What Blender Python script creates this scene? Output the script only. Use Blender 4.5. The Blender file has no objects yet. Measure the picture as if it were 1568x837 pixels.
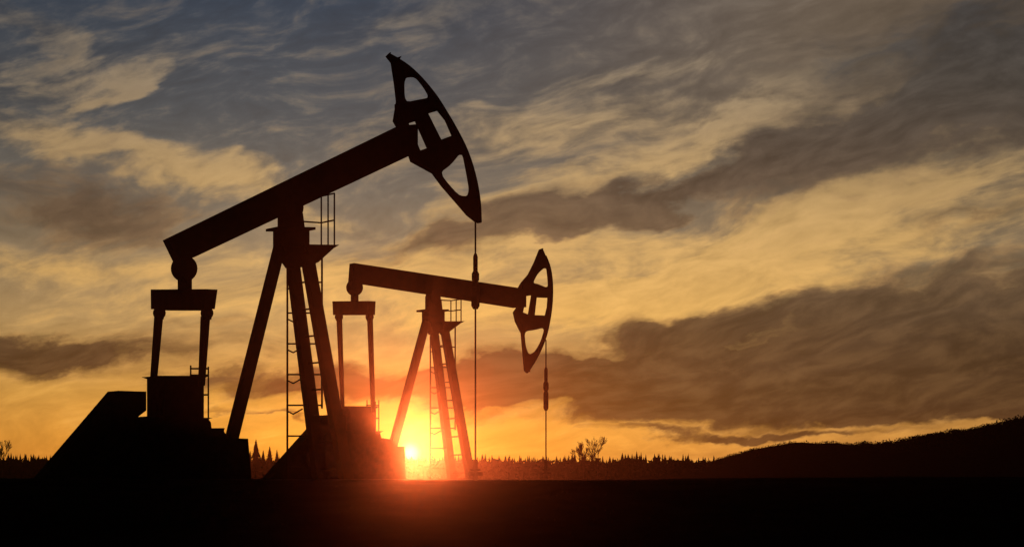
import bpy, math, random
from mathutils import Vector, noise
random.seed(7)
R = math.radians
scene = bpy.context.scene
scene.view_settings.view_transform = 'Standard'
scene.view_settings.look = 'None'
scene.view_settings.exposure = 0

# ------------------------------------------------------------ camera
F = 3600.0            # focal length in survey units (1568 wide picture)
CX, HY = 784.0, 733.0 # principal column, horizon row
CAMZ = 1.6
cd = bpy.data.cameras.new("camera"); cam = bpy.data.objects.new("camera", cd)
scene.collection.objects.link(cam); scene.camera = cam
cam.location = (0, 0, CAMZ); cam.rotation_euler = (R(90), 0, 0)
cd.lens = 36*F/1568; cd.sensor_width = 36
cd.shift_y = (HY-418.5)/1568
cd.clip_end = 20000; cd.clip_start = 0.1

# ------------------------------------------------------------ materials
def mat(name, col, col2=None, rough=0.8, scale=4.0, metallic=0.0, spec=0.3):
    m = bpy.data.materials.new(name); m.use_nodes = True
    nt = m.node_tree; b = nt.nodes["Principled BSDF"]
    b.inputs["Roughness"].default_value = rough
    b.inputs["Metallic"].default_value = metallic
    b.inputs["Specular IOR Level"].default_value = spec
    tc = nt.nodes.new("ShaderNodeTexCoord"); n = nt.nodes.new("ShaderNodeTexNoise")
    n.inputs["Scale"].default_value = scale; n.inputs["Detail"].default_value = 3
    nt.links.new(tc.outputs["Object"], n.inputs["Vector"])
    r = nt.nodes.new("ShaderNodeValToRGB")
    r.color_ramp.elements[0].color = (*col, 1); r.color_ramp.elements[1].color = (*(col2 or col), 1)
    r.color_ramp.elements[0].position = 0.35; r.color_ramp.elements[1].position = 0.65
    nt.links.new(n.outputs["Fac"], r.inputs["Fac"]); nt.links.new(r.outputs["Color"], b.inputs["Base Color"])
    return m
M_STEEL = mat("painted_steel", (0.030, 0.028, 0.026), (0.05, 0.035, 0.025), 0.75, 3, 0, 0.0)
M_DARK = mat("oily_steel", (0.02, 0.02, 0.02), (0.035, 0.03, 0.027), 0.7, 5, 0, 0.0)
M_CONC = mat("concrete_base", (0.05, 0.05, 0.047), (0.08, 0.075, 0.07), 0.95, 3, 0, 0.0)
M_SOIL = mat("soil", (0.018, 0.015, 0.011), (0.032, 0.026, 0.018), 1.0, 1.5, 0, 0.0)
M_GRASS = mat("dry_grass", (0.02, 0.02, 0.012), (0.03, 0.03, 0.016), 1.0, 1.5, 0, 0.0)
M_LEAF = mat("conifer_foliage", (0.03, 0.035, 0.018), (0.05, 0.05, 0.025), 1.0, 0.4, 0, 0.0)
M_BARK = mat("bark", (0.05, 0.04, 0.03), (0.08, 0.065, 0.05), 1.0, 3, 0, 0.0)

def mesh_obj(name, verts, faces, m, parent=None):
    me = bpy.data.meshes.new(name); me.from_pydata(verts, [], faces); me.update()
    me.materials.append(m)
    o = bpy.data.objects.new(name, me); scene.collection.objects.link(o)
    if parent: o.parent = parent
    return o

# ------------------------------------------------------------ ground
def sstep(a, b, x):
    t = max(0, min(1, (x-a)/(b-a))); return t*t*(3-2*t)
PAD = 1.575
def ground_z(x, y):
    z = 0.0 + PAD*sstep(13, 27, y)
    z += 0.05*sstep(1.0, 5.0, x)*sstep(18, 27, y)*(1-sstep(45, 70, y))
    z += 0.03*sstep(-3.2, -5.5, x)*sstep(18, 27, y)*(1-sstep(30, 45, y))
    z -= 0.6*sstep(110, 190, y)
    amp = 0.10*(1-sstep(15, 26, y)) + 0.010
    z += amp*noise.noise(Vector((x*0.35, y*0.35, 0))) + amp*0.4*noise.noise(Vector((x*1.7, y*1.7, 3)))
    if y > 200: z += 0.15*noise.noise(Vector((x*0.01, y*0.01, 7)))
    return z
def axis(dense_lo, dense_hi, step, far, grow=1.18):
    v = []; x = dense_lo
    while x <= dense_hi: v.append(x); x += step
    s = step; x = v[-1]
    while x < far: s *= grow; x += s; v.append(x)
    s = step; x = v[0]; pre = []
    while x > -far: s *= grow; x -= s; pre.append(x)
    return pre[::-1]+v
xs = axis(-14, 14, 0.16, 6000); ys = [y for y in axis(8, 34, 0.2, 6000)]
verts = [(x, y, ground_z(x, y)) for y in ys for x in xs]
nx = len(xs)
faces = [(j*nx+i, j*nx+i+1, (j+1)*nx+i+1, (j+1)*nx+i) for j in range(len(ys)-1) for i in range(nx-1)]
g = mesh_obj("ground", verts, faces, M_SOIL)
for p in g.data.polygons: p.use_smooth = True

# short grass on the embankment
verts = []; faces = []
for k in range(6000):
    x = random.uniform(-9, 9); y = random.uniform(21, 33)
    if noise.noise(Vector((x*0.9, y*0.9, 9))) < -0.05: continue
    h = random.uniform(0.006, 0.018); w = 0.006
    z = ground_z(x, y)-0.004; dx = random.uniform(-.01, .01); i = len(verts)
    a = random.uniform(0, math.pi)
    verts += [(x-w*math.cos(a), y-w*math.sin(a), z), (x+w*math.cos(a), y+w*math.sin(a), z), (x+dx, y, z+h)]
    faces.append((i, i+1, i+2))
mesh_obj("grass", verts, faces, M_GRASS)

# ------------------------------------------------------------ hill
prof = [(860, 0), (930, 4), (1000, 13), (1050, 22), (1090, 34), (1120, 43), (1150, 51), (1190, 59), (1235, 63), (1280, 62), (1330, 58),
        (1370, 60), (1400, 66), (1440, 73), (1470, 79), (1520, 87), (1568, 95), (1680, 114), (1850, 122), (2100, 100), (2500, 40), (2900, 0)]
HD = 520.0
def crest(x):
    px = x/HD*F+CX
    if px <= prof[0][0] or px >= prof[-1][0]: return 0
    for (a, ha), (b, hb) in zip(prof, prof[1:]):
        if a <= px <= b: 
            t = (px-a)/(b-a)
            return (ha+(hb-ha)*t)/F*HD
def hill_z(x, y):
    s = math.exp(-((y-HD)/75.0)**2)
    c = sum(crest(x+d) for d in (-3, 0, 3))/3
    return 0.6 + c*s + 0.5*s*min(1, c/3)*noise.noise(Vector((x*0.05, y*0.05, 1)))+0.35*s*min(1, c/3)*noise.noise(Vector((x*0.25, y*0.1, 4)))
hx = [5+i*1.5 for i in range(214)]; hy = [HD-190+j*8 for j in range(49)]
verts = [(x, y, hill_z(x, y)) for y in hy for x in hx]; nx = len(hx)
faces = [(j*nx+i, j*nx+i+1, (j+1)*nx+i+1, (j+1)*nx+i) for j in range(len(hy)-1) for i in range(nx-1)]
h = mesh_obj("hill", verts, faces, M_SOIL)
for p in h.data.polygons: p.use_smooth = True

def add_conifer(V, Fc, x, y, z, h, w, n):
    a0 = random.uniform(0, math.pi)
    for a in (a0, a0+math.pi/2):          # dense inner crown: jagged tiers
        ca, sa = math.cos(a), math.sin(a); T = 5
        for t in range(T):
            zb = z+h*(0.06+0.8*t/T); zt = z+h*min(1, 0.06+0.8*(t+1.9)/T); r = w*.7*(1-t/(T+.6))*random.uniform(.8, 1.15); i = len(V)
            V += [(x-r*ca, y-r*sa, zb+random.uniform(-.03, .03)*h), (x+r*ca, y+r*sa, zb+random.uniform(-.03, .03)*h), (x, y, zt)]
            Fc.append((i, i+1, i+2))
    for k in range(n):
        t = (k+random.random())/n
        zz = z+h*(0.08+0.9*t); rad = w*(1-t)**0.85*random.uniform(.6, 1.15)+0.03*w
        a = random.uniform(0, 2*math.pi); ca, sa = math.cos(a), math.sin(a)
        d = h*0.5/n*random.uniform(1.0, 2.2); i = len(V)
        V += [(x, y, zz+d), (x+rad*ca, y+rad*sa, zz-d*0.7), (x-rad*0.25*sa, y+rad*0.25*ca, zz-d*1.3)]
        Fc.append((i, i+1, i+2))
def add_bush(V, Fc, x, y, z, h, w, n, sm=1.0):
    for k in range(n):
        an = random.uniform(0, 2*math.pi); rr = random.random()**.5
        u = random.random()
        cx = x+w*.5*rr*math.cos(an); cy = y+w*.5*rr*math.sin(an); cz = z+h*u*(1-.35*rr)
        s = h*random.uniform(.16, .34)*sm; i = len(V)
        V += [(cx+random.uniform(-s, s), cy+random.uniform(-s, s), cz+random.uniform(-s, s)) for _ in range(3)]
        Fc.append((i, i+1, i+2))
# scrub and wood on the hill: rounded crowns packed together
V = []; Fc = []
for k in range(4200):
    x = random.uniform(30, 290); y = HD+random.gauss(0, 18)
    px = x/HD*F+CX
    n1 = noise.noise(Vector((x*0.12, 5, 0)))
    if px < 1370 and random.random() > .7+.6*n1: continue
    hh = (0.85 if px < 1370 else 1.4)*random.uniform(.6, 1.2)*(1+.8*n1)
    add_bush(V, Fc, x, y, hill_z(x, y)-0.3, hh, hh*2.0, 34, .8)
mesh_obj("hillside_bushes", V, Fc, M_LEAF)

# distant tree line: conifers with some broadleaf crowns
V = []; Fc = []
for k in range(3000):
    y = random.uniform(760, 850); x = random.uniform(-330, 230)
    px = x/y*F+CX
    n1 = noise.noise(Vector((x*0.035, 2, 0)))+.5*noise.noise(Vector((x*0.11, 2, 5)))
    hh = 7.9+1.6*n1
    if px < 120: hh += .8
    z = ground_z(x, y)
    if random.random() < .5:
        hh += random.uniform(-1.3, 1.3); add_conifer(V, Fc, x, y, z, hh, hh*random.uniform(.24, .34), 16)
    else:
        hh += random.uniform(-2.2, -.4); add_bush(V, Fc, x, y, z+hh*.3, hh*.7, hh*.75, 34, .8)
# undergrowth and lower crowns
for k in range(8000):
    y = random.uniform(745, 775); x = random.uniform(-330, 230)
    n1 = noise.noise(Vector((x*0.05, 2, 9)))
    add_bush(V, Fc, x, y, ground_z(x, y)-.3, random.uniform(5.6, 7.2)+.8*n1, 4.4, 10)
mesh_obj("distant_treeline", V, Fc, M_LEAF)

def pine(px, y, top, name="pine_tree"):
    V = []; Fc = []; x = (px-CX)/F*y; z = 1.0; H = (HY-top)/F*y+.6
    add_conifer(V, Fc, 0, 0, 0, H, H*.33, 200)
    o = mesh_obj(name, V, Fc, M_LEAF); o.location = (x, y, z)
pine(392, 640, 671); pine(413, 660, 682); pine(424, 660, 687); pine(403, 650, 688); pine(383, 650, 689)
pine(953, 660, 692); pine(1046, 660, 694); pine(852, 660, 697); pine(1028, 660, 697)

def bare_tree(px, y, top, seed):
    random.seed(seed)
    V = []; Fc = []; x = (px-CX)/F*y
    H = (HY-top)/F*y+0.6
    def seg(p, q, r0, r1):
        d = (q-p).normalized(); a = d.orthogonal().normalized(); b = d.cross(a); i = len(V)
        for c, r in ((p, r0), (q, r1)):
            for k in range(3):
                an = k*math.pi/1.5; V.append(tuple(c+a*math.cos(an)*r+b*math.sin(an)*r))
        for k in range(3): Fc.append((i+k, i+(k+1) % 3, i+3+(k+1) % 3, i+3+k))
    def grow(p, d, L, r, lvl):
        q = p+d*L; seg(p, q, r, r*.7)
        if lvl == 0: return
        for _ in range(4):
            nd = (d*1.3+Vector((random.uniform(-.7, .7), random.uniform(-.7, .7), random.uniform(-.05, .5)))).normalized()
            grow(p+d*L*random.uniform(.4, 1), nd, L*random.uniform(.55, .75), max(r*.5, .02), lvl-1)
    grow(Vector((0, 0, 0)), Vector((0, 0, 1)), H*.36, .16, 5)
    mz = max(v[2] for v in V); s = H/mz
    V = [(a*s, b*s, c*s) for a, b, c in V]
    o = mesh_obj("bare_tree", V, Fc, M_BARK); o.location = (x, y, 1.0)
bare_tree(894, 620, 674, 3); bare_tree(915, 620, 666, 5); bare_tree(4, 620, 672, 8)
random.seed(11)

# ------------------------------------------------------------ pumpjacks
class Jack:
    def __init__(s, px, depth, yaw):
        s.c, s.s = math.cos(yaw), math.sin(yaw)
        s.O = Vector(((px-CX)/F*depth, depth, PAD))
        e = bpy.data.objects.new("oil_pumpjack", None); scene.collection.objects.link(e)
        e.location = s.O; e.rotation_euler = (0, 0, yaw); s.e = e
        s.k = depth/F     # metres per survey unit
    # local frame: a along beam, b lateral (towards viewer), z up
    def side(s, px, py, b=0.0):
        dx, dz = (px-CX)/F, (HY-py)/F
        t = (b+s.O.x*s.s-s.O.y*s.c)/(dx*s.s-s.c)
        return ((dx*t-s.O.x)*s.c+(t-s.O.y)*s.s, CAMZ+dz*t-s.O.z)
    def lat(s, px, py, a=0.0):
        dx, dz = (px-CX)/F, (HY-py)/F
        t = (a+s.O.x*s.c+s.O.y*s.s)/(dx*s.c+s.s)
        return ((dx*t-s.O.x)*s.s-(t-s.O.y)*s.c, CAMZ+dz*t-s.O.z)
    def P(s, px, py, b): 
        a, z = s.side(px, py, b); return Vector((a, -b, z))
    def _norms(s, poly, hole):
        A = sum(p[0]*q[1]-q[0]*p[1] for p, q in zip(poly, poly[1:]+poly[:1]))
        sg = (1 if A > 0 else -1)*(-1 if hole else 1); n = len(poly); out = []
        for i in range(n):
            p, q = poly[i-1], poly[(i+1) % n]
            tx, ty = q[0]-p[0], q[1]-p[1]; L = math.hypot(tx, ty) or 1
            out.append(max(-1, min(1, 2.5*sg*ty/L)))
        return out
    def _build(s, name, loops, half, to3, m, bevel):
        cu = bpy.data.curves.new("tmp", 'CURVE'); cu.dimensions = '2D'; cu.fill_mode = 'BOTH'; cu.extrude = half
        for lp in loops:
            sp = cu.splines.new('POLY'); sp.points.add(len(lp)-1)
            for i, (x, y) in enumerate(lp): sp.points[i].co = (x, y, 0, 1)
            sp.use_cyclic_u = True
        to = bpy.data.objects.new("tmp", cu); scene.collection.objects.link(to)
        dg = bpy.context.evaluated_depsgraph_get(); me = bpy.data.meshes.new_from_object(to.evaluated_get(dg))
        bpy.data.objects.remove(to)
        for v in me.vertices: v.co = to3(v.co.x, v.co.y, v.co.z)
        me.name = name; me.materials.clear(); me.materials.append(m)
        o = bpy.data.objects.new(name, me); scene.collection.objects.link(o); o.parent = s.e
        return o
    def prism(s, name, poly, half, holes=(), m=None, b0=0.0):
        loops = []
        for k, lp in enumerate([poly]+list(holes)):
            ns = s._norms(lp, k > 0)
            loops.append([s.side(p[0], p[1], b0+half*n) for p, n in zip(lp, ns)])
        return s._build(name, loops, half, lambda x, y, z: Vector((x, -(b0+z), y)), m or M_STEEL, 0)
    def lprism(s, name, poly, a0, half, m=None):
        ns = s._norms(poly, False)
        lp = [s.lat(p[0], p[1], a0+half*n) for p, n in zip(poly, ns)]
        return s._build(name, [lp], half, lambda x, y, z: Vector((a0+z, -x, y)), m or M_STEEL, 0)
    def bar(s, name, p, q, r0, r1=None, n=8, m=None):
        r1 = r0 if r1 is None else r1
        d = (q-p).normalized(); a = d.cross(Vector((0, 1, 0)) if abs(d.y) < .9 else Vector((1, 0, 0))).normalized(); b = d.cross(a)
        V = []; Fc = []; off = math.pi/4 if n == 4 else 0
        for c, r in ((p, r0), (q, r1)):
            for k in range(n):
                an = off+2*math.pi*k/n; V.append(tuple(c+a*math.cos(an)*r+b*math.sin(an)*r))
        for k in range(n): Fc.append((k, (k+1) % n, n+(k+1) % n, n+k))
        Fc += [tuple(range(n))[::-1], tuple(range(n, 2*n))]
        o = mesh_obj(name, V, Fc, m or M_STEEL, s.e)
        if n > 8:
            for f in o.data.polygons: f.use_smooth = len(f.vertices) == 4
        return o
def circ(cx, cy, r, n=28): return [(cx+r*math.cos(2*math.pi*i/n), cy+r*math.sin(2*math.pi*i/n)) for i in range(n)]
def smooth(pts, it=2):
    for _ in range(it):
        o = []
        for p, q in zip(pts, pts[1:]+pts[:1]):
            o += [(p[0]*.8+q[0]*.2, p[1]*.8+q[1]*.2), (p[0]*.2+q[0]*.8, p[1]*.2+q[1]*.8)]
        pts = o
    return pts
def dens(pts, n=5):
    o = []
    for i in range(len(pts)-1):
        p0 = pts[max(i-1, 0)]; p1 = pts[i]; p2 = pts[i+1]; p3 = pts[min(i+2, len(pts)-1)]
        for k in range(n):
            t = k/n
            o.append(tuple(0.5*((2*p1[j])+(-p0[j]+p2[j])*t+(2*p0[j]-5*p1[j]+4*p2[j]-p3[j])*t*t+(-p0[j]+3*p1[j]-3*p2[j]+p3[j])*t**3) for j in (0, 1)))
    return o+[pts[-1]]

def build(J, S):
    k = J.k
    J.prism("walking_beam", S['beam'], .17)
    J.prism("horse_head", dens(S['arc'])+S['back'], .05, [smooth(h, 2) if r else h for h, r in S['holes']])
    arc = dens(S['arc'])[4:]
    inn = []
    for i, p in enumerate(arc):
        q0 = arc[max(i-1, 0)]; q1 = arc[min(i+1, len(arc)-1)]
        tx, ty = q1[0]-q0[0], q1[1]-q0[1]; L = math.hypot(tx, ty); w = S['rim']
        inn.append((p[0]-ty/L*w, p[1]+tx/L*w))
    J.prism("horse_head_rim", arc+inn[::-1], .11)
    for i, b in enumerate(S['headbrace']): J.prism("horse_head_brace_%d" % (i+1), b, .08)
    # tail bearing, equalizer, pitmans
    cx, cy, r = S['tail']; J.prism("tail_bearing", circ(cx, cy, r), .22)
    J.prism("tail_bearing_neck", S['neck'], .09)
    at = J.side(cx, cy, 0)[0]
    J.lprism("equalizer", S['eq'], at, .14)
    for i, (kn, pt) in enumerate(zip(S['knobs'], S['pit'])):
        J.lprism("pitman_joint_%d" % (i+1), circ(*kn, 16), at, .09)
        J.lprism("pitman_arm_%d" % (i+1), pt, at, .05)
    J.prism("gearbox", S['gear'], .5, m=M_DARK)
    J.prism("belt_guard", S['ramp'], .32)
    J.prism("motor_frame", S['block'], .6, m=M_DARK)
    # cranks with counterweights beside the gearbox
    for i, b in enumerate((-.72, .72)):
        J.prism("crank_counterweight_%d" % (i+1), S['crank'], .1, b0=b, m=M_DARK)
    J.prism("foundation", S['base'], .9, m=M_CONC)
    for nm, poly, hb in S['post']: J.prism(nm, poly, hb)
    for nm, (p0, b0), (p1, b1), w in S['legs']:
        J.bar(nm, J.P(*p0, b0), J.P(*p1, b1), w*k*.60, w*k*.66, 4)
    # bracing rungs between the two front legs
    (t0, bt0), (t1, bt1) = S['legs'][1][1:3]; (u0, bu0), (u1, bu1) = S['legs'][2][1:3]
    A0, A1 = J.P(*t0, bt0), J.P(*t1, bt1); B0, B1 = J.P(*u0, bu0), J.P(*u1, bu1)
    for i in range(1, 9):
        t = i/8.6; J.bar("leg_rung_%d" % i, A0.lerp(A1, t), B0.lerp(B1, t), .022)
    # ladder with safety hoops
    l, rr, y0, y1, st, bb = S['ladder']
    J.bar("ladder_rail_1", J.P(l, y0+14, bb), J.P(l, y1, bb), .026)
    J.bar("ladder_rail_2", J.P(rr, y0, bb), J.P(rr, y1-110*S['sc'], bb), .026)
    y = y0+st; i = 0
    while y < y1-4:
        i += 1
        if y < y1-110*S['sc']:
            J.bar("ladder_rung_%d" % i, J.P(l, y, bb), J.P(rr, y, bb), .02)
            q = 9*S['sc']
            J.bar("ladder_hoop_%da" % i, J.P(l, y+q, bb), J.P(l+q, y+q*1.5, bb+.2), .018)
            J.bar("ladder_hoop_%db" % i, J.P(l+q, y+q*1.5, bb+.2), J.P(l+2.6*q, y+q*.6, bb+.3), .018)
        else:
            J.bar("ladder_rung_%d" % i, J.P(l, y, bb), J.P(l+(rr-l)*.62, y, bb), .02)
        y += st
    # platform guard rail: lateral rail
    x, yt, ym, yb = S['rail']; ar = J.side(x, yt, .33)[0]; zt = J.side(x, yt, .33)[1]; zm = J.side(x, ym, .33)[1]; zb = J.side(x, yb, .33)[1]
    for i, b in enumerate((-.36, 0, .33)): J.bar("guard_rail_post_%d" % (i+1), Vector((ar, -b, zb)), Vector((ar, -b, zt)), .02)
    for nm, z in (("top", zt), ("mid", zm)):
        J.bar("guard_rail_%s_1" % nm, Vector((ar, .36, z)), Vector((ar, -.33, z)), .02)
        J.bar("guard_rail_%s_2" % nm, Vector((ar, .36, z)), Vector((ar-.7, .36, z)), .02)
    # gearbox access rail
    for i, (p, q) in enumerate(S['grail']): J.bar("access_rail_%d" % (i+1), J.P(*p, .7), J.P(*q, .7), .02)
    # polished rod
    x, y0, y1 = S['rod']; a, zt = J.side(x, y0, 0); zb = J.side(x, y1, 0)[1]
    J.bar("polished_rod", Vector((a, 0, zt)), Vector((a, 0, zb)), .022, n=10)
    for i, (ya, yb, w) in enumerate(S['sleeves']):
        za, zc = J.side(x, ya, 0)[1], J.side(x, yb, 0)[1]; r = w*k/2; e = min(.08, (za-zc)*.3)
        J.bar("rod_clamp_%d" % (i+1), Vector((a, 0, za-e)), Vector((a, 0, zc+e)), r, n=14, m=M_DARK)
        J.bar("rod_clamp_%d_top" % (i+1), Vector((a, 0, za)), Vector((a, 0, za-e)), r*.55, r, n=14, m=M_DARK)
        J.bar("rod_clamp_%d_bottom" % (i+1), Vector((a, 0, zc+e)), Vector((a, 0, zc)), r, r*.55, n=14, m=M_DARK)
    zw = J.side(x, S['well'], 0)[1]
    J.bar("wellhead_stem", Vector((a, 0, zw)), Vector((a, 0, -.1)), .055, n=12, m=M_DARK)
    J.bar("wellhead_flange", Vector((a, 0, zw*.55)), Vector((a, 0, zw*.55-.06)), .13, n=14, m=M_DARK)
    J.bar("wellhead_valve", Vector((a-.2, 0, zw*.3)), Vector((a+.2, 0, zw*.3)), .05, n=12, m=M_DARK)

near = dict(sc=1.0,
  beam=[(249, 368), (605, 195), (640, 190), (640, 232), (622, 241), (297, 394), (265, 401)],
  arc=[(596, 81), (612, 90), (628, 101), (643, 115), (657, 131), (670, 148), (682, 167), (694, 187), (706, 209), (715, 228), (723, 250), (729, 272), (733, 292), (736, 315), (737, 341)],
  back=[(728, 341), (714, 330), (695, 308), (675, 285), (661, 266), (628, 248), (624, 236), (616, 212), (601, 186), (606, 156), (603, 130), (598, 97), (590, 87)],
  holes=[([(620, 157), (619, 119), (635, 118), (648, 134), (657, 150), (640, 153)], 1),
         ([(626, 189), (635, 186), (654, 229), (645, 233)], 0),
         ([(656, 174), (669, 170), (681, 185), (691, 208), (676, 214), (668, 198)], 0),
         ([(707, 232), (713, 262), (718, 290), (715, 301), (702, 299), (673, 265), (690, 253)], 1)],
  rim=6, headbrace=[[(604, 160), (654, 152), (667, 168), (606, 187)], [(627, 236), (698, 212), (703, 234), (664, 260), (630, 246)]],
  tail=(282, 411, 20.5), neck=[(272, 425), (294, 425), (294, 446), (272, 446)],
  eq=[(233, 443), (331, 443), (329, 473), (310, 473), (308, 475), (254, 475), (252, 473), (231, 473)],
  knobs=[(244, 479, 10), (317, 479, 10)],
  pit=[[(236, 484), (250, 484), (240, 590), (229, 590)], [(307, 484), (322, 484), (314, 590), (303, 590)]],
  gear=[(225, 580), (228, 576), (308, 576), (311, 580), (311, 738), (225, 738)],
  ramp=[(50, 733), (165, 599), (224, 599), (224, 628), (211, 638), (240, 638), (240, 740), (50, 740)],
  block=[(150, 662), (205, 638), (311, 640), (319, 641), (323, 646), (324, 655), (338, 655), (343, 660), (345, 670), (380, 671), (381, 740), (150, 740)],
  crank=[(190, 640), (300, 645), (320, 700), (250, 735), (160, 725), (140, 690)],
  base=[(60, 732), (560, 733), (560, 745), (60, 745)],
  post=[("saddle_bearing", circ(446, 318, 19), .2), ("post_head", [(425, 322), (464, 326), (467, 350), (425, 350)], .16),
        ("post_flange", [(414, 349), (476, 349), (476, 353), (414, 353)], .3), ("post_crown", [(418, 351), (474, 351), (474, 379), (418, 379)], .25),
        ("post_cap", [(421, 374), (474, 374), (478, 402), (468, 408), (440, 410), (430, 400)], .2),
        ("service_platform", [(450, 377), (512, 376), (511, 380), (488, 401), (462, 408)], .3)],
  legs=[("rear_leg", ((429, 374), 0), ((350, 690), 0), 17), ("front_leg_1", ((447, 392), -.2), ((491, 742), -.7), 19), ("front_leg_2", ((470, 390), .2), ((532, 742), .7), 19)],
  ladder=(440, 493, 385, 735, 47, -.5), rail=(512, 296, 337, 378),
  grail=[((292, 559), (292, 577)), ((319, 561), (319, 642)), ((311, 566), (311, 642)), ((291, 574), (319, 574)), ((291, 564), (319, 564)), ((311, 604), (319, 604))],
  rod=(728, 335, 735), sleeves=[(388, 418, 7.5), (414, 433, 12), (434, 473, 13.5)], well=703)
far = dict(sc=.7,
  beam=[(539, 403), (793, 441), (806, 443), (806, 470), (788, 471), (556, 435), (533, 433)],
  arc=[(831, 380), (837, 394), (842, 408), (845, 425), (846, 445), (845, 468), (842, 490), (837, 513), (829, 535), (820, 553), (810, 569)],
  back=[(806, 571), (802, 567), (800, 545), (797, 510), (788, 492), (785, 478), (790, 471), (793, 440), (797, 433), (808, 420), (817, 402), (825, 382)],
  holes=[([(816, 433), (824, 418), (836, 408), (838, 425), (839, 441), (825, 435)], 1),
         ([(806, 453), (813, 452), (808, 482), (801, 478)], 0),
         ([(822, 455), (838, 456), (837, 470), (834, 483), (819, 482)], 0),
         ([(803, 507), (818, 505), (834, 501), (828, 522), (819, 538), (810, 543), (805, 530)], 1)],
  rim=4, headbrace=[[(797, 434), (820, 434), (838, 442), (836, 452), (797, 450)], [(790, 485), (833, 485), (831, 498), (800, 505)]],
  tail=(543, 440, 13), neck=[(537, 450), (549, 450), (549, 463), (537, 463)],
  eq=[(510, 461), (574, 461), (573, 482), (511, 482)],
  knobs=[(519, 485, 6.5), (566, 485, 6.5)],
  pit=[[(515, 487), (524, 487), (528, 632), (522, 632)], [(562, 487), (571, 487), (575, 632), (568, 632)]],
  gear=[(514, 628), (517, 622), (572, 622), (575, 626), (576, 738), (514, 738)],
  ramp=[(400, 733), (487, 636), (530, 636), (530, 740), (400, 740)],
  block=[(480, 672), (512, 660), (575, 660), (582, 662), (584, 670), (594, 672), (600, 675), (603, 683), (620, 683), (621, 740), (480, 740)],
  crank=[(500, 662), (570, 664), (582, 704), (535, 732), (475, 726), (465, 695)],
  base=[(405, 732.5), (745, 733), (745, 741), (405, 741)],
  post=[("saddle_bearing", circ(663, 456, 12), .2), ("post_head", [(651, 456), (676, 458), (678, 476), (651, 476)], .16),
        ("post_flange", [(643, 474), (682, 474), (682, 477), (643, 477)], .3), ("post_crown", [(646, 475), (681, 475), (681, 494), (646, 494)], .25),
        ("post_cap", [(648, 490), (681, 490), (684, 508), (660, 512), (654, 506)], .2),
        ("service_platform", [(666, 493), (706, 492), (705, 495), (689, 507), (674, 512)], .3)],
  legs=[("rear_leg", ((653, 491), 0), ((597, 700), 0), 11.5), ("front_leg_1", ((664, 502), -.2), ((693, 740), -.7), 12), ("front_leg_2", ((680, 500), .2), ((722, 740), .7), 12)],
  ladder=(659, 697, 500, 735, 31, -.5), rail=(706, 458, 474, 493),
  grail=[((562, 612), (562, 622)), ((580, 612), (580, 662)), ((575, 614), (575, 662)), ((561, 620), (580, 620)), ((575, 640), (580, 640))],
  rod=(836, 520, 735), sleeves=[(562, 586, 5.5), (583, 599, 8.5), (598, 628, 8)], well=703)
build(Jack(450, 57.0, R(32)), near)
build(Jack(665, 81.0, R(32)), far)

# ------------------------------------------------------------ sun
SUN_AZ, SUN_EL = (628-CX)/F, R(0.6)
S = Vector((math.sin(SUN_AZ)*math.cos(SUN_EL), math.cos(SUN_AZ)*math.cos(SUN_EL), math.sin(SUN_EL)))
ld = bpy.data.lights.new("sun", 'SUN'); ld.energy = 3.0; ld.angle = R(0.5); ld.color = (1.0, 0.13, 0.03)
lo = bpy.data.objects.new("sun", ld); scene.collection.objects.link(lo); lo.rotation_euler = S.to_track_quat('Z', 'Y').to_euler()
lo.location = (-20, 60, 30)

# ------------------------------------------------------------ added haze layer, shaped to spread a red glow around the sun
HT = 6.5
bx = [(-250, -30, -3), (250, -30, -3), (250, 112, -3), (-250, 112, -3), (-250, -30, HT), (250, -30, HT), (250, 112, HT), (-250, 112, HT)]
hz = mesh_obj("glow_haze", bx, [(3, 2, 1, 0), (4, 5, 6, 7), (0, 1, 5, 4), (1, 2, 6, 5), (2, 3, 7, 6), (3, 0, 4, 7)], M_SOIL)
hm = bpy.data.materials.new("glow_haze_air"); hm.use_nodes = True; nt = hm.node_tree; nt.nodes.clear()
out = nt.nodes.new("ShaderNodeOutputMaterial"); vs = nt.nodes.new("ShaderNodeVolumeScatter"); va = nt.nodes.new("ShaderNodeVolumeAbsorption")
ad = nt.nodes.new("ShaderNodeAddShader")
DEN = 0.0022; ALB = 0.037
vs.inputs["Color"].default_value = (1, 1, 1, 1); vs.inputs["Density"].default_value = DEN*ALB; vs.inputs["Anisotropy"].default_value = 0.985
va.inputs["Color"].default_value = (0, 0, 0, 1); va.inputs["Density"].default_value = DEN*(1-ALB)
nt.links.new(vs.outputs[0], ad.inputs[0]); nt.links.new(va.outputs[0], ad.inputs[1]); nt.links.new(ad.outputs[0], out.inputs["Volume"])
hz.data.materials.clear(); hz.data.materials.append(hm)

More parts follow.
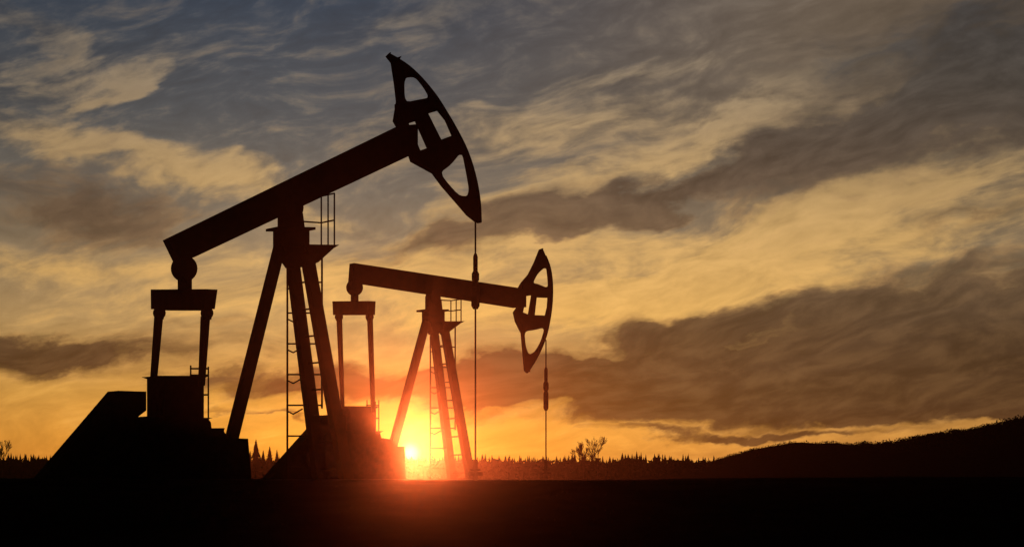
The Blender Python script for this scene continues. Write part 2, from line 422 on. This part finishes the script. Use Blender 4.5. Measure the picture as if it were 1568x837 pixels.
# ------------------------------------------------------------ sky
w = bpy.data.worlds.new("World"); scene.world = w; w.use_nodes = True
try:
    w.cycles.sampling_method = 'MANUAL'; w.cycles.sample_map_resolution = 512
except Exception as ex: print(ex)
nt = w.node_tree; nt.nodes.clear(); N = nt.nodes; Lk = nt.links.new
def put(sock, v):
    if isinstance(v, bpy.types.NodeSocket): Lk(v, sock)
    else: sock.default_value = v
def mth(op, a, b=None, c=None, clamp=False):
    n = N.new("ShaderNodeMath"); n.operation = op; n.use_clamp = clamp; put(n.inputs[0], a)
    if b is not None: put(n.inputs[1], b)
    if c is not None: put(n.inputs[2], c)
    return n.outputs[0]
def vm(op, a, b=None):
    n = N.new("ShaderNodeVectorMath"); n.operation = op; put(n.inputs[0], a)
    if b is not None: put(n.inputs[1], b)
    return n.outputs[0]
def comb(x, y, z=0.0):
    n = N.new("ShaderNodeCombineXYZ"); put(n.inputs[0], x); put(n.inputs[1], y); put(n.inputs[2], z); return n.outputs[0]
def mapr(v, a, b, c, d, smoothm=True):
    n = N.new("ShaderNodeMapRange"); n.interpolation_type = 'SMOOTHSTEP' if smoothm else 'LINEAR'
    put(n.inputs[0], v); n.inputs[1].default_value = a; n.inputs[2].default_value = b; n.inputs[3].default_value = c; n.inputs[4].default_value = d
    return n.outputs[0]
def mixc(f, a, b, bt='MIX'):
    n = N.new("ShaderNodeMix"); n.data_type = 'RGBA'; n.blend_type = bt; n.clamp_factor = True
    put(n.inputs[0], f); put(n.inputs[6], a); put(n.inputs[7], b); return n.outputs[2]
def lin(c): return tuple(((v/255+.055)/1.055)**2.4 if v > 10 else v/255/12.92 for v in c)+(1,)
def ramp(v, stops, span):
    n = N.new("ShaderNodeValToRGB"); e = n.color_ramp.elements
    put(n.inputs[0], mth('DIVIDE', v, span))
    for i, (p, c) in enumerate(stops):
        el = e[i] if i < 2 else e.new(p/span)
        el.position = p/span; el.color = lin(c)
    return n.outputs[0]
def nz(vec, scale, detail, rough=.55, dist=0.0):
    n = N.new("ShaderNodeTexNoise"); n.noise_dimensions = '2D'; put(n.inputs["Vector"], vec); n.inputs["Scale"].default_value = scale
    n.inputs["Detail"].default_value = detail; n.inputs["Roughness"].default_value = rough; n.inputs["Distortion"].default_value = dist
    return n
def mapping(vec, loc, rot, sc, typ='TEXTURE'):
    n = N.new("ShaderNodeMapping"); n.vector_type = typ; put(n.inputs[0], vec)
    n.inputs["Location"].default_value = (*loc, 0); n.inputs["Rotation"].default_value = (0, 0, rot); n.inputs["Scale"].default_value = (*sc, 1)
    return n.outputs[0]
tc = N.new("ShaderNodeTexCoord"); sp = N.new("ShaderNodeSeparateXYZ"); Lk(tc.outputs["Generated"], sp.inputs[0])
az = mth('ARCTAN2', sp.outputs[0], sp.outputs[1]); el = mth('ARCSINE', sp.outputs[2])
X = mth('MULTIPLY', az, 36.0); Y = mth('MULTIPLY', el, 36.0)    # 1 unit = 1.6 degrees
P = comb(X, Y)
st = mapping(P, (0, 0), R(8), (2.2, 1.0))
w1 = nz(st, .55, 2).outputs["Color"]; w2 = nz(st, 2.2, 5, .55).outputs["Color"]
wv = vm('MULTIPLY', vm('SUBTRACT', w1, (.5, .5, .5)), (2.4, 1.0, 0)); wv2 = vm('MULTIPLY', vm('SUBTRACT', w2, (.5, .5, .5)), (1.8, .55, 0))
P2 = vm('ADD', vm('ADD', P, wv), wv2)
def blobs(lst):
    acc = 0.0
    for (px, py, rx, ry, rot, amp) in lst:
        v = mapping(P2, ((px-784)/100, (733-py)/100), R(rot), (rx/100, ry/100))
        gnode = N.new("ShaderNodeTexGradient"); gnode.gradient_type = 'SPHERICAL'; Lk(v, gnode.inputs[0])
        acc = mth('MULTIPLY_ADD', gnode.outputs["Fac"], amp, acc)
    return acc
D = blobs([(1210, 594, 720, 72, 1, 2.6), (1540, 545, 600, 115, 0, 2.4), (920, 562, 330, 60, 3, 1.7), (1010, 497, 220, 34, 4, 1.2),
           (520, 597, 380, 42, 2, 1.4), (90, 552, 370, 50, 2, 1.7), (780, 338, 360, 42, 12, 1.1), (1380, 205, 480, 95, 16, 1.5),
           (1010, 290, 380, 36, 15, 1.0), (90, 335, 270, 75, 2, 1.2), (1500, 60, 420, 120, 15, 1.1), (1150, 662, 360, 11, 1, 1.2),
           (430, 643, 130, 9, 0, 1.1), (1480, 432, 330, 34, 6, .9), (1300, 485, 330, 30, 4, .8), (1530, 330, 200, 28, 18, .6), (300, 500, 200, 25, 0, .5)])
B = blobs([(110, 130, 290, 75, 8, .7), (195, 150, 130, 32, 25, 1.1), (50, 55, 150, 35, -20, .7), (120, 240, 340, 38, -8, 1.0),
           (330, 290, 340, 44, -12, 1.1), (90, 410, 340, 40, 4, .9), (880, 185, 330, 65, 3, 1.0), (960, 110, 220, 30, 5, .8),
           (640, 30, 220, 35, 15, .6), (1000, 245, 480, 40, 16, 1.3), (700, 390, 430, 60, 8, 1.1), (1200, 385, 620, 105, 10, 1.6),
           (1350, 300, 440, 46, 16, 1.2), (900, 465, 430, 60, 4, 1.1), (430, 450, 380, 80, 0, .7), (1200, 140, 280, 34, 18, .9)])
n1 = nz(mapping(P2, (0, 0), R(11), (2.6, .8)), 1.3, 7, .55, 0).outputs["Fac"]
n2 = nz(mapping(vm('ADD', P, wv), (3, 1), R(13), (1.6, .5)), 2.6, 6, .55, 0).outputs["Fac"]
nd = mth('SUBTRACT', mth('ADD', mth('MULTIPLY', n1, .75), mth('MULTIPLY', n2, .25)), .5)
nb = mth('SUBTRACT', mth('ADD', mth('MULTIPLY', n1, .5), mth('MULTIPLY', n2, .5)), .5)
da = mapr(mth('MULTIPLY_ADD', nd, 2.0, D), .05, 1.0, 0, .95)
ba = mapr(mth('MULTIPLY_ADD', nb, 2.7, B), -.1, 1.3, 0, .86)
base = ramp(Y, [(0, (206, 122, 44)), (.55, (232, 156, 60)), (1.3, (218, 160, 76)), (2.3, (188, 152, 98)), (3.3, (154, 133, 102)),
                (4.3, (114, 108, 97)), (5.5, (80, 86, 90)), (7.3, (50, 68, 86)), (14, (28, 42, 66)), (30, (12, 18, 32))], 56.0)
bright = ramp(Y, [(0, (246, 180, 76)), (1.5, (240, 184, 92)), (3.0, (222, 174, 100)), (4.5, (196, 160, 106)), (6.0, (160, 140, 112)), (7.5, (118, 112, 104)), (20, (50, 50, 60))], 56.0)
dark = ramp(Y, [(0, (98, 60, 30)), (1.0, (62, 44, 34)), (2.2, (66, 51, 41)), (3.4, (102, 82, 62)), (4.6, (88, 74, 62)), (6.0, (74, 70, 66)), (8, (56, 59, 64)), (20, (30, 32, 40))], 56.0)
warm = mapr(X, -3, 6, 0, .75); base = mixc(mth('MULTIPLY', warm, mapr(Y, 2, 6, .4, 1)), base, lin((126, 106, 82)))
c = mixc(ba, base, bright)
tex = mth('ADD', mth('MULTIPLY', nb, 1.1), 1.0)
c = vm('MULTIPLY', c, comb(tex, tex, tex))
tex2 = mth('ADD', mth('MULTIPLY', nb, 1.9), 1.0)
c = mixc(da, c, vm('MULTIPLY', dark, comb(tex2, tex2, tex2)))
# gold lining on the edges of the low dark clouds
def scl(f, col): return vm('MULTIPLY', comb(f, f, f), col)
lining = mth('MULTIPLY', mth('MULTIPLY', mth('MULTIPLY', da, mth('SUBTRACT', 1.0, da)), mapr(n2, .35, .7, 0, 1)), mapr(Y, 5, 1.5, .1, .9))
c = vm('ADD', c, scl(lining, (.7, .35, .09)))
# glow round the sun
sd = vm('SUBTRACT', P, ((628-784)/100, (733-693)/100, 0))
def length(v):
    n = N.new("ShaderNodeVectorMath"); n.operation = 'LENGTH'; Lk(v, n.inputs[0]); return n.outputs["Value"]
r1 = length(vm('MULTIPLY', sd, (.42, 1.0, 0))); r0 = length(sd)
g1 = mth('EXPONENT', mth('MULTIPLY', r1, -1.15)); g2 = mth('EXPONENT', mth('MULTIPLY', r0, -3.4)); core = mapr(r0, .0, .2, 1, 0)
att = mth('SUBTRACT', 1.0, mth('MULTIPLY', da, .65))
c = vm('ADD', c, scl(mth('MULTIPLY', g1, att), (.60, .22, .0)))
c = vm('ADD', c, scl(g2, (1.0, .46, .03)))
c = vm('ADD', c, scl(core, (2.6, 1.7, .6)))
# the sky darkens away from the sunset
fall = mth('MULTIPLY', mapr(mth('ABSOLUTE', az), .28, 1.3, 1, .03), mapr(el, .22, .8, 1, .12))
c = vm('MULTIPLY', c, comb(fall, fall, fall))
edge = mth('MULTIPLY', mapr(mth('ABSOLUTE', X), 3, 9, 1.0, .78), mapr(Y, 1.0, 7.5, 1.0, .70, False)); c = vm('MULTIPLY', c, comb(edge, edge, edge))
sky = N.new("ShaderNodeTexSky"); sky.sky_type = 'NISHITA'; sky.sun_disc = False; sky.sun_elevation = SUN_EL; sky.sun_rotation = SUN_AZ
c = vm('ADD', c, vm('MULTIPLY', sky.outputs[0], (.004, .004, .004)))
bg = N.new("ShaderNodeBackground"); Lk(c, bg.inputs[0]); bg.inputs[1].default_value = 1.22
wo = N.new("ShaderNodeOutputWorld"); Lk(bg.outputs[0], wo.inputs[0])
